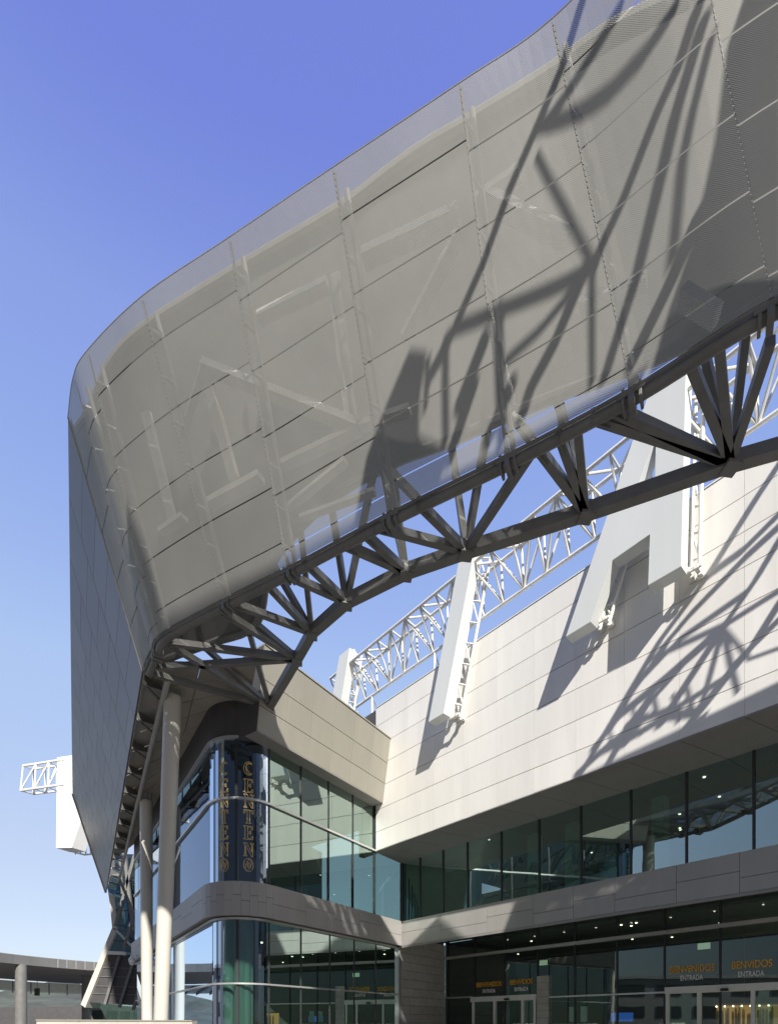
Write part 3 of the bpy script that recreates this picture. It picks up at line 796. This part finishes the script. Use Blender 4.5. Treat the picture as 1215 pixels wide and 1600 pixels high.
for u, l_ in ((893,'white paper notice on the entrance glass, left of the pair by the blue screen'),(911,'white paper notice on the entrance glass, right of the pair by the blue screen')):
    p = onG(u) - nB*.05; m = MB(); m.obox(v2(p,.42), tB*.16, nB*.005, V((0,0,.35))); tag(m.build('paper_notice', M['whitel']), l_, 'notice', 'paper notices on the glass')
for u, z, l_ in ((1086,3.05,'small pale box sign hung from the ceiling behind the right entrance'),(832,3.0,'small pale box sign hung from the ceiling above the left entrance door')):
    p = onG(u) - nB*.9; t = thing('ceiling_sign', tuple(v2(p,z)), l_, 'sign', 'ceiling signs inside the entrances')
    m = MB(); m.obox(v2(p,z), tB*.22, nB*.03, V((0,0,.12))); m.build('panel', M['glowsign'], t)
    m = MB(); m.tube(v2(p+tB*.15,z+.12), v2(p+tB*.15,4.34), .012, 6); m.tube(v2(p-tB*.15,z+.12), v2(p-tB*.15,4.34), .012, 6); m.build('rod', M['steel'], t)

# ------------------------------------------------------------------ columns
def column(name, pb, pt, rb, rt, label):
    t = thing(name, (pb.x,pb.y,GZ), label, 'column', 'inclined columns under the canopy')
    m = MB(); m.tube(pb, pt, rb, 28, rt); m.build('shaft', M['column'], t, True)
    d = (pt-pb).normalized(); m = MB(); m.tube(pt, pt+d*.03, rt*1.04, 24); m.tube(pt+d*.03, pt+d*.62, rt*.45, 12)
    m.obox(pt+d*.28+V((rt*.55,0,0)), V((rt*.3,0,0)), V((0,.04,0)), V((0,0,.3))); m.obox(pt+d*.64, V((rt*.95,0,0)), V((0,rt*.95,0)), V((0,0,.02)))
    m.obox(pt+d*.3+V((-rt*.4,0,0)), V((rt*.2,0,0)), V((0,.1,0)), V((0,0,.26)))
    m.build('head_bracket', M['steel2'], t)
    return t
column('support_column', P(247.5,1692,18.5), P(270,1083+8,18.5), .225, .285, 'nearer pale tapered column under the turn of the canopy, head bracket near the truss')
column('support_column', P(230,1654,26.8), P(228.5,1253,26.8), .25, .30, 'farther pale column standing just behind and left of the nearer column')

# ------------------------------------------------------------------ sign letters on wall B and the white truss
def offB(q): return C0 + nB*q
LF = pB + .80; LT = .42
def letter(name, outer, holes, label):
    b0 = offB(LF); cen = PP(*outer[0], b0, nB)
    t = thing(name, (cen.x,cen.y,cen.z), label, 'sign letter', 'white letters on the wall')
    o = [PP(u,v,b0,nB) for u,v in outer]; hs = [[PP(u,v,b0,nB) for u,v in h_] for h_ in holes]
    m = MB(); m.prism(o, -nB*LT, hs); m.build('letter_body', M['letter'], t, bevel=.012)
    return t, o
def frame(t, pts_top, pts_bot, zbot):
    """two rails behind the letter with rungs, and brackets down to the wall"""
    m = MB(); qb = offB(pB+.18)
    rails = []
    for (ut,vt),(ub,vb) in zip(pts_top, pts_bot):
        a, b_ = PP(ut,vt,qb,nB), PP(ub,vb,qb,nB); rails.append((a,b_)); m.tube(a, b_, .055, 8)
    n_ = 8
    for k in range(n_):
        f0 = (k+.3)/n_; m.tube(rails[0][0].lerp(rails[0][1],f0), rails[1][0].lerp(rails[1][1],f0), .035, 6)
        if k < n_-1 and k % 2 == 0: m.tube(rails[0][0].lerp(rails[0][1],f0), rails[1][0].lerp(rails[1][1],f0+1/n_), .03, 6)
    m.build('support_frame', M['wsteel'], t, True)
    for a,b_ in rails:
        m = MB(); p = b_+V((0,0,.12)); m.beam(p - nB*.2, p + nB*.25, .1); m.obox(p-nB*.165, tB*.1, nB*.012, V((0,0,.1))); m.beam(p+nB*.2-tB*.35, p+nB*.2+tB*.12, .07); m.build('wall_bracket', M['wsteel'], t)
t, o = letter('sign_letter', [(718,868),(742,852),(692.5,1115),(669,1129)], [], 'white slanted bar letter in the middle, its top just meeting the dark truss')
frame(t, [(752,862),(768,862)], [(706,1122),(719,1125)], 0)
t, o = letter('sign_letter', [(530,1025),(546,1012),(528,1125),(511,1135)], [], 'small white bar letter farthest back, half hidden behind the beige wing wall')
frame(t, [(553,1015),(565,1024)], [(538,1118),(552,1118)], 0)
t, o = letter('sign_letter', [(1013,614),(1072,566),(1064,885),(1012,915),(1015,835),(956,876),(922,972),(883,996)], [[(1024,684),(1022,757),(993,768)]], 'large white letter A hanging in front of the white wall')
frame(t, [(1088,566),(1100,572)], [(1079,905),(1092,900)], 0)
frame(t, [(985,800),(1003,790)], [(936,985),(950,978)], 0)

def zigtruss(t, chords, nbay, rc_, rw, extra=()):
    for a,b_ in chords:
        m = MB(); m.tube(a, b_, rc_, 10); m.build('chord', M['wsteel'], t, True)
    m = MB()
    def at(c,f): return chords[c][0].lerp(chords[c][1], f)
    for k in range(nbay):
        f0, fm, f1 = k/nbay, (k+.5)/nbay, (k+1)/nbay
        for (i,j) in extra:
            m.tube(at(i,f0), at(j,f0), rw, 7)
            m.tube(at(i,fm), at(j,fm), rw, 7)
            m.tube(at(i,f0) if k%2 else at(j,f0), at(j,fm) if k%2 else at(i,fm), rw, 7)
            m.tube(at(i,fm) if k%2 else at(j,fm), at(j,f1) if k%2 else at(i,f1), rw, 7)
    m.build('lattice', M['wsteel'], t, True)
def onB(q, t_, z): return v2(offB(q)+tB*t_, z)
rt_ = thing('rooftop_truss', tuple(onB(2.4,8,14.4)), 'long white tubular truss carrying the letters along the top of the white wall', 'truss')
zigtruss(rt_, [(onB(2.85,-2.0,16.75),onB(2.85,26,16.75)),(onB(2.2,-2.0,16.7),onB(2.2,26,16.7)),(onB(2.05,-2.0,15.25),onB(2.05,26,15.25))], 16, .062, .042, ((0,1),(1,2),(0,2)))
m = MB()
for t_ in (0.2,4.2,5.2,11.4,12.2,18): m.tube(onB(2.05,t_,15.25), onB(2.05,t_,14.3), .05, 8); m.tube(onB(2.05,t_,15.2), onB(1.5,t_,14.3), .035, 8)
m.build('foot', M['wsteel'], rt_, True)

# far letter and its truss at the left
YL = 41
def px(l, Y): return [P(u,v,Y) for u,v in l]
t = thing('sign_letter', tuple(P(90,1325,YL)), 'cream white letter at far left hanging beyond the shaded side of the canopy', 'sign letter', 'white letters on the wall')
m = MB(); m.prism(px([(89,1183.6),(122,1179),(140,1240),(126.4,1282),(111.8,1325),(87.4,1325.7)],YL), (.5,1.0,.0)); m.build('letter_body', M['letside'], t, bevel=.02)
m = MB()
pa, pb_ = P(116,1325,YL+1.3), P(150,1335,YL+2.6)
for k in range(5):
    f0 = k/4; m.tube(P(112+8*k,1322-12*k,YL+1.4), P(118+8*k,1335,YL+2.4), .05, 6); m.tube(P(118+8*k,1335,YL+2.4), P(120+8*k,1310-12*k,YL+1.4), .05, 6)
m.tube(P(112,1322,YL+1.4), P(144,1262,YL+1.4), .07, 8); m.tube(P(94,1326,YL+1.2), P(132,1336,YL+2.6), .07, 8); m.tube(P(132,1336,YL+2.6), P(165,1333,YL+2.6), .07, 8)
m.build('support_frame', M['wsteel'], t, True)
t = thing('box_truss', tuple(P(60,1240,YL)), 'white box truss end sticking out left of the far cream letter', 'truss')
ch = [(P(36,1197,YL),P(100,1187,YL)),(P(32,1235.5,YL),P(100,1226,YL)),(P(52,1202,YL+2.4),P(110,1194,YL+2.4)),(P(52,1241,YL+2.4),P(110,1234,YL+2.4))]
for a,b_ in ch: m = MB(); m.tube(a,b_,.085,8); m.build('chord', M['wsteel'], t, True)
m = MB()
for i,j in ((0,1),(1,3),(0,2),(2,3)):
    for k in range(4):
        f0, f1 = k/3*.95, (k+1)/3*.95
        m.tube(ch[i][0].lerp(ch[i][1],f0), ch[j][0].lerp(ch[j][1],f0), .06, 6)
        if k < 3: m.tube(ch[j][0].lerp(ch[j][1],f0), ch[i][0].lerp(ch[i][1],f1), .055, 6)
m.build('lattice', M['wsteel'], t, True)

# ------------------------------------------------------------------ glazed tower behind the columns
YT = 42
t = thing('glazed_tower', tuple(P(180,1570,YT)), 'leaning glazed tower with dark cross bracing behind the far end of the canopy', 'tower')
m = MB(); m.prism(px([(168,1388),(177,1451),(165,1490),(224,1490),(224,1335),(180,1335)],YT), (.6,1.5,0)); m.build('upper_glass', M['glassR'], t)
m = MB(); m.prism(px([(169,1380),(178,1449),(166,1488),(224,1488),(224,1335),(180,1335)],YT+1.8), (.4,.5,0)); m.build('core', M['soffitd'], t)
m = MB(); m.prism(px([(165,1493),(131,1566),(224,1572),(224,1493)],YT), (.6,1.5,.2)); m.build('lower_cladding', M['dark'], t)
m = MB(); m.prism(px([(175,1450),(181,1456),(133,1575),(126,1570)],YT-.2), (.3,1.4,0)); m.build('edge_beam', M['column'], t)
m = MB(); m.prism(px([(170,1395),(176,1400),(182,1452),(175,1450)],YT-.2), (.3,1.0,0)); m.build('edge_beam', M['column'], t)
for (x0,y0,x1,y1,wd,mt) in ((250,170,275,520,.16,'steel'),(290,160,360,790,.22,'steel'),(380,190,218,790,.22,'steel'),(400,200,400,900,.28,'steel2'),(220,820,375,980,.14,'alu'),(385,640,285,980,.2,'steel'),(360,790,440,900,.18,'steel')):
    m = MB(); m.beam(P(140+x0/5.335,1300+y0/5.335,YT-.8), P(140+x1/5.335,1300+y1/5.335,YT-.8), wd); m.build('brace', M[mt], t)
for (x0,y0,x1,y1) in ((250,1035,130,1440),(365,1085,248,1465),(435,1200,365,1490)):
    m = MB(); m.beam(P(140+x0/5.335,1300+y0/5.335,YT-.15), P(140+x1/5.335,1300+y1/5.335,YT-.15), .2); m.build('rib', M['steel'], t)
for v in (1370,1396,1422,1446,1470): m = MB(); m.beam(P(178 if v<1450 else 172,v,YT-.05), P(224,v+3,YT-.05), .05); m.build('glazing_bar', M['mull'], t)
for v in (1512,1526,1541,1553): m = MB(); m.beam(P(163-(v-1493)*.46,v,YT-.05), P(224,v+2,YT-.05), .05); m.build('glazing_bar', M['steel'], t)
m = MB(); m.beam(P(167,1489,YT-.5), P(196,1490.5,YT-.5), .25); m.build('tie_bar', M['wsteel'], t)
m = MB(); m.prism(px([(132,1568),(224,1574),(224,1610),(150,1600)],YT+1), (.5,1.0,0)); m.build('base_glass', M['glassG'], t)
# security camera
Yc = 32
t = thing('security_camera', tuple(P(207,1500,Yc)), 'white dome security camera on an arm beside the pale columns', 'security camera')
m = MB(); m.tube(P(214,1494,Yc), P(206,1493.5,Yc), .06, 10); m.tube(P(206.5,1493.5,Yc), P(206,1498,Yc), .09, 12); m.build('arm', M['camw'], t, True)
m = MB(); m.sphere(P(206,1501,Yc), .19, (1,1,1.15)); m.build('housing', M['camw'], t, True)
m = MB(); m.sphere(P(206,1505,Yc), .15); m.build('dome', M['letter'], t, True)

# ------------------------------------------------------------------ bus shelter canopy at the left
t = thing('station_canopy', tuple(P(60,1600,50)), 'long low grey roofed station canopy with fascia panels at far left', 'canopy')
fl = []
for k in range(13):
    f_ = k/12; x = -34.0 + 10.6*f_ ; u_ = -150 + 340*f_
    Y = 37 + 15.5*f_ + 1.5*math.sin(f_*2.2); fl.append(V(((u_-CU)/F*Y, Y, 0)))
back = [p*1.34 for p in fl]
m = MB()
for p,q in zip(fl[:-1],fl[1:]):
    for k in range(3):
        a, b_ = p.lerp(q,k/3+.012), p.lerp(q,(k+1)/3-.012); n_ = V((.1,.12,0))
        m.hexa([v2(a,5.08),v2(b_,5.08),v2(b_,5.86),v2(a,5.86)],[v2(a+n_,5.08),v2(b_+n_,5.08),v2(b_+n_,5.86),v2(a+n_,5.86)])
m.build('fascia', M['fasc'], t)
m = MB()
for p,q in zip(fl[:-1],fl[1:]):
    for k in range(2):
        a = p.lerp(q, k/2) - V((.0,.03,0)); m.obox(v2(a,5.47), (q-p).normalized()*.045, V((0,.02,0)), V((0,0,.38)))
m.build('fascia_seam', M['alu'], t)
m = MB()
for i in range(12): m.hexa([v2(fl[i]+V((.05,.06,0)),5.07),v2(fl[i+1]+V((.05,.06,0)),5.07),v2(back[i+1],5.0),v2(back[i],5.0)],[v2(fl[i]+V((.05,.1,0)),5.9),v2(fl[i+1]+V((.05,.1,0)),5.9),v2(back[i+1],5.7),v2(back[i],5.7)])
m.build('roof', M['soffitd'], t)
m = MB(); g2 = [p*1.17 for p in back]
for i in range(12): m.hexa([v2(back[i],4.85),v2(back[i+1],4.85),v2(g2[i+1],4.3),v2(g2[i],4.3)],[v2(back[i],4.88),v2(back[i+1],4.88),v2(g2[i+1],4.33),v2(g2[i],4.33)])
m.build('glass_roof', glass('canopy glass', (.75,.85,.82), .1), t)
m = MB()
for i in range(13): m.beam(v2(back[i],4.75), v2(g2[i],4.2), .15, .25)
m.build('rafter', M['steel2'], t)
for u,Y in ((33,47),(135,57)):
    c = P(u,1600,Y); m = MB(); m.tube(V((c.x,c.y,GZ)), V((c.x,c.y,5.1)), .45, 16); m.build('pillar', M['steel'], t, True)
hs = thing('hanging_sign', tuple(P(58,1556,60)), 'small dark box sign hanging under the far left canopy', 'sign')
m = MB(); c = P(58,1550.5,60); m.obox(c, V((.24,0,0)), V((0,.1,0)), V((0,0,.4))); m.build('box', M['dark'], hs)
m = MB(); m.tube(c+V((0,0,.4)), c+V((0,0,1.2)), .03, 6); m.build('rod', M['steel'], hs)
# far boundary
pw = MB(); 
a, b_ = P(-60,1600,90), P(240,1600,96)
pw.hexa([v2(a,GZ),v2(b_,GZ),v2(b_+V((0,2,0)),GZ),v2(a+V((0,2,0)),GZ)],[v2(a,2.6),v2(b_,3.2),v2(b_+V((0,2,0)),3.2),v2(a+V((0,2,0)),2.6)])
tag(pw.build('boundary_wall', M['dark']), 'dark low boundary wall under the far station canopy', 'wall')
a, b_ = P(57,1600,13), P(300,1600,15.5)
t = thing('plaza_wall', (a.x,a.y,GZ), 'low pale stone wall along the bottom left beside the columns', 'wall')
m = MB(); m.hexa([v2(a,GZ),v2(b_,GZ),v2(b_+V((0,.4,0)),GZ),v2(a+V((0,.4,0)),GZ)],[v2(x,.065) for x in (a,b_,b_+V((0,.4,0)),a+V((0,.4,0)))]); m.build('wall_body', M['stone'], t)
m = MB(); o_ = V((0,-.03,0)); m.hexa([v2(a+o_,.067),v2(b_+o_,.067),v2(b_+V((0,.45,0)),.067),v2(a+V((0,.45,0)),.067)],[v2(x,.1) for x in (a+o_,b_+o_,b_+V((0,.45,0)),a+V((0,.45,0)))]); m.build('coping', M['beige'], t)
# ------------------------------------------------------------------ unseen lattice and added plates overhead, shaped back from the shadows they throw
casters = thing('shadow_casters', (2,-4,24), 'unseen dark lattice and plates added overhead to cast shadows', 'canopy')
def toY(p, Y): return p - SUN*((p.y - Y)/SUN.y)
YC = 4.0
def shl(u, v):
    h_ = hitS(u, v)
    return h_
def flat(p): return p - SUN*p.dot(SUN)
def strand(pts, wpx, fn, Yc, dY=0, mat='steel', par=None, name='lattice_member'):
    out = []; rr = []
    for (u,v) in pts:
        h_ = fn(u,v)
        if h_ is None: continue
        out.append(toY(h_, Yc+dY))
    for (u0,v0),(u1,v1) in zip(pts[:-1],pts[1:]):
        d = V((u1-u0, v1-v0, 0)); d.normalize(); n_ = V((-d.y,d.x,0))*wpx/2; um, vm = (u0+u1)/2, (v0+v1)/2
        a, b_, e0_, e1_ = fn(um+n_.x,vm+n_.y), fn(um-n_.x,vm-n_.y), fn(u0,v0), fn(u1,v1)
        if None in (a,b_,e0_,e1_): continue
        w_ = flat(a-b_); dd = flat(e1_-e0_).normalized(); rr.append((w_ - dd*w_.dot(dd)).length/2)
    if len(out) < 2 or not rr: return
    m = MB(); m.path(out, max(.03, sum(rr)/len(rr)), 8); m.build(name, M[mat], par or casters, True)
L1 = [([(909,2),(876,96),(843,187),(797,293),(752,405),(706,521),(666,597)],11),([(974,2),(924,86),(888,142),(848,197)],13),
 ([(1060,2),(1040,35),(1005,86),(954,142),(904,175),(843,197)],20),([(1098,2),(1086,20),(1055,101),(1025,177),(974,309),(934,395)],14),
 ([(838,243),(883,329),(924,410)],20),([(934,415),(904,430),(777,486),(706,516)],26),([(1100,30),(1093,50),(1055,177),(1030,283),(990,430),(954,557),(944,590)],15),
 ([(1110,60),(1081,177),(1065,253),(1050,405)],15),([(1090,340),(1045,445),(985,567)],17),([(924,420),(924,506),(924,600)],13),
 ([(904,445),(863,531),(828,607),(815,650)],15),([(893,455),(843,516),(787,567)],13),([(777,481),(781,600),(784,690)],20),([(757,530),(716,637)],16),
 ([(696,526),(695,600),(696,690)],13),([(672,590),(690,560)],10),([(740,600),(700,720)],14),([(800,600),(760,690)],16),([(668,560),(664,640)],9)]
for i,(l,w_) in enumerate(L1): strand(l, w_, shl, YC, -.35*(i%4))
def plate(pts, fn, Yc, th=.3, mat='steel', name='shade_plate'):  # added unseen plate, shaped to throw a solid shadow on the skin
    q = [fn(u,v) for u,v in pts]; q = [toY(p,Yc) for p in q if p is not None]
    m = MB(); m.prism(q, (0,-th,0)); m.build(name, M[mat], casters)
plate([(640,545),(666,548),(656,620),(654,680),(700,700),(690,740),(610,790),(572,800),(562,772),(572,715),(600,640)], shl, YC-.8)
big = [(1160,2),(1140,140),(1110,300),(1075,400),(1045,500),(1018,575)]  # outline of an added plate that shades the right end of the skin
q = [toY(shl(*p), YC-1) for p in big] + [toY(p, YC-1) for p in (BC[30]-V((0,0,.3)), BC[24]-V((0,0,.3)), BC[16]-V((0,0,.3)), BC[6], TC[6], TC[14], shl(1200,-120))]
m = MB(); m.prism(q, (0,-.3,0)); m.build('shade_plate', M['steel'], casters)
# unseen plate added to keep the sun off the column heads and the round corner
top = [toY(CH[i]+V((0,0,-.10 if i < len(CH)-14 else .2)), YC-.5) for i in range(4*SUB, len(CH), 4)] 
c1, c2 = toY(V((-7.85,18.5,4.0)), YC-.5), toY(V((-11.9,26.8,5.4)), YC-.5)
edge = [toY(sb0.lerp(sb1,f)+V((0,0,-.12)), YC-.5) for f in (0,.2,.4,.6,.8)]
q = top + edge + [edge[-1]+V((-1,0,-2)), c2+V((-4,0,-1)), c2+V((-1,0,0)), c2, c1, toY(V((-5.0,18.2,3.2)), YC-.5), toY(V((-3.2,20.5,2.5)), YC-.5)]
m = MB(); m.prism(q, (0,-.3,0)); m.build('shade_plate', M['steel'], casters)
# lattice above the ring whose shadow falls on the white wall
def wal(u, v): return PP(u, v, V((-.6,24.9,0)), nB)
L2 = [([(1240,690),(1180,780),(1105,900),(1030,1002),(982,1083),(934,1164),(905,1212)],8),([(1225,795),(1159,861),(1105,900)],9),([(1225,815),(1165,870),(1078,960),(1030,1017)],8),
 ([(1225,830),(1180,906),(1129,980)],8),([(1225,918),(1135,975),(1018,1029)],9),([(1225,930),(1174,1011),(1138,1056),(1093,1113)],9),([(1129,981),(1141,1041),(1152,1082)],14),
 ([(1129,981),(1102,1080),(1088,1122)],9),([(1129,981),(1072,1068),(1030,1134)],10),([(1129,981),(1030,1068),(970,1116),(925,1172)],10),([(1138,1056),(1060,1104),(976,1134)],10),
 ([(1018,1080),(1027,1119)],11),([(1072,1074),(1081,1110)],11),([(1018,1086),(982,1134),(949,1195)],9),([(1096,1112),(1040,1120),(990,1150),(930,1180)],12),([(1105,1116),(1060,1150),(1010,1172)],10),([(1040,1008),(985,1085),(950,1145)],7),([(1066,1040),(1012,1100),(975,1165)],7),([(1225,960),(1150,1035),(1060,1150)],8),([(1160,930),(1060,1000),(985,1080)],7),([(1010,1120),(950,1165),(895,1215)],9),([(985,1100),(1000,1150)],8),([(950,1140),(962,1178)],8),([(1050,1085),(1058,1130)],8),([(1225,1010),(1170,1030),(1129,981)],8)]
for i,(l,w_) in enumerate(L2): strand(l, w_, wal, 9.0, -.1*(i%4), 'steel2')


# added unseen plate shading right slab band and doors; openings let sun patches through
pb_, nb_ = cornerAB(ob), nB
def bnd(u, v): return toY(PP(u, v, pb_, nb_), 7.0)
hol = []
for (u,v,a_,b2_) in ((905,1400,17,10),(953,1386,20,15),(1000,1374,22,18),(866,1410,11,9),(850,1430,8,8),(925,1425,9,7)):
    hol.append([bnd(u+a_*math.cos(k*.785)+b2_*.7*math.sin(k*.785), v-b2_*math.sin(k*.785)) for k in range(8)])
m = MB(); m.prism([bnd(804,1409),(bnd(786,1456)),bnd(770,1600),bnd(1330,1600),bnd(1330,1238)], (0,-.25,0), hol); m.build('shade_plate', M['steel'], casters)

ob_ = thing('opposite_building', (-62,0,GZ), 'low dark office building across the plaza', 'building')
m = MB(); m.box((-78,-70,GZ),(-62,50,7.5)); m.build('wall', M['soffitd'], ob_)
for z in (1.0, 4.6):
    m = MB()
    for k in range(20): m.box((-61.98,-68+6*k,z),(-61.9,-64+6*k,z+1.9))
    m.build('window_band', M['mull'], ob_)
m = MB(); m.box((-78.5,-70.5,7.5),(-61.5,50.5,8.0)); m.build('roof', M['band'], ob_)
# golden lamp cluster glowing inside the right door
gp_ = onG(1128) - nB*2.6
t = thing('pendant_lamp', tuple(v2(gp_,1.0)), 'warm golden cluster of hanging tube lamps inside the right hand door', 'lamp')
rd = random.Random(11)
for k in range(19):
    c = gp_ + tB*(-1.0+.11*k) + nB*rd.uniform(-.2,.2); z = .6+rd.uniform(-.2,.1)
    m = MB(); m.path([v2(c,GZ+.3), v2(c,z-.12), v2(c,z-.05), v2(c,z)], .052, 10, .03); m.build('tube_lamp', M['gold'], t, True)
for k in range(7):
    c = gp_ + tB*(-.9+.3*k) + nB*.32; m = MB(); m.sphere(v2(c,.70), .035); m.build('bulb', M['lamp'], t, True)
m = MB(); m.obox(v2(gp_-nB*.5,-.2), tB*1.15, nB*.02, V((0,0,.95))); m.build('back_panel', M['glowback'], t)
m = MB(); m.obox(v2(gp_,.78), tB*1.05, nB*.28, V((0,0,.03))); m.tube(v2(gp_,.8), v2(gp_,4.3), .02, 6); m.build('frame', M['wood'], t)
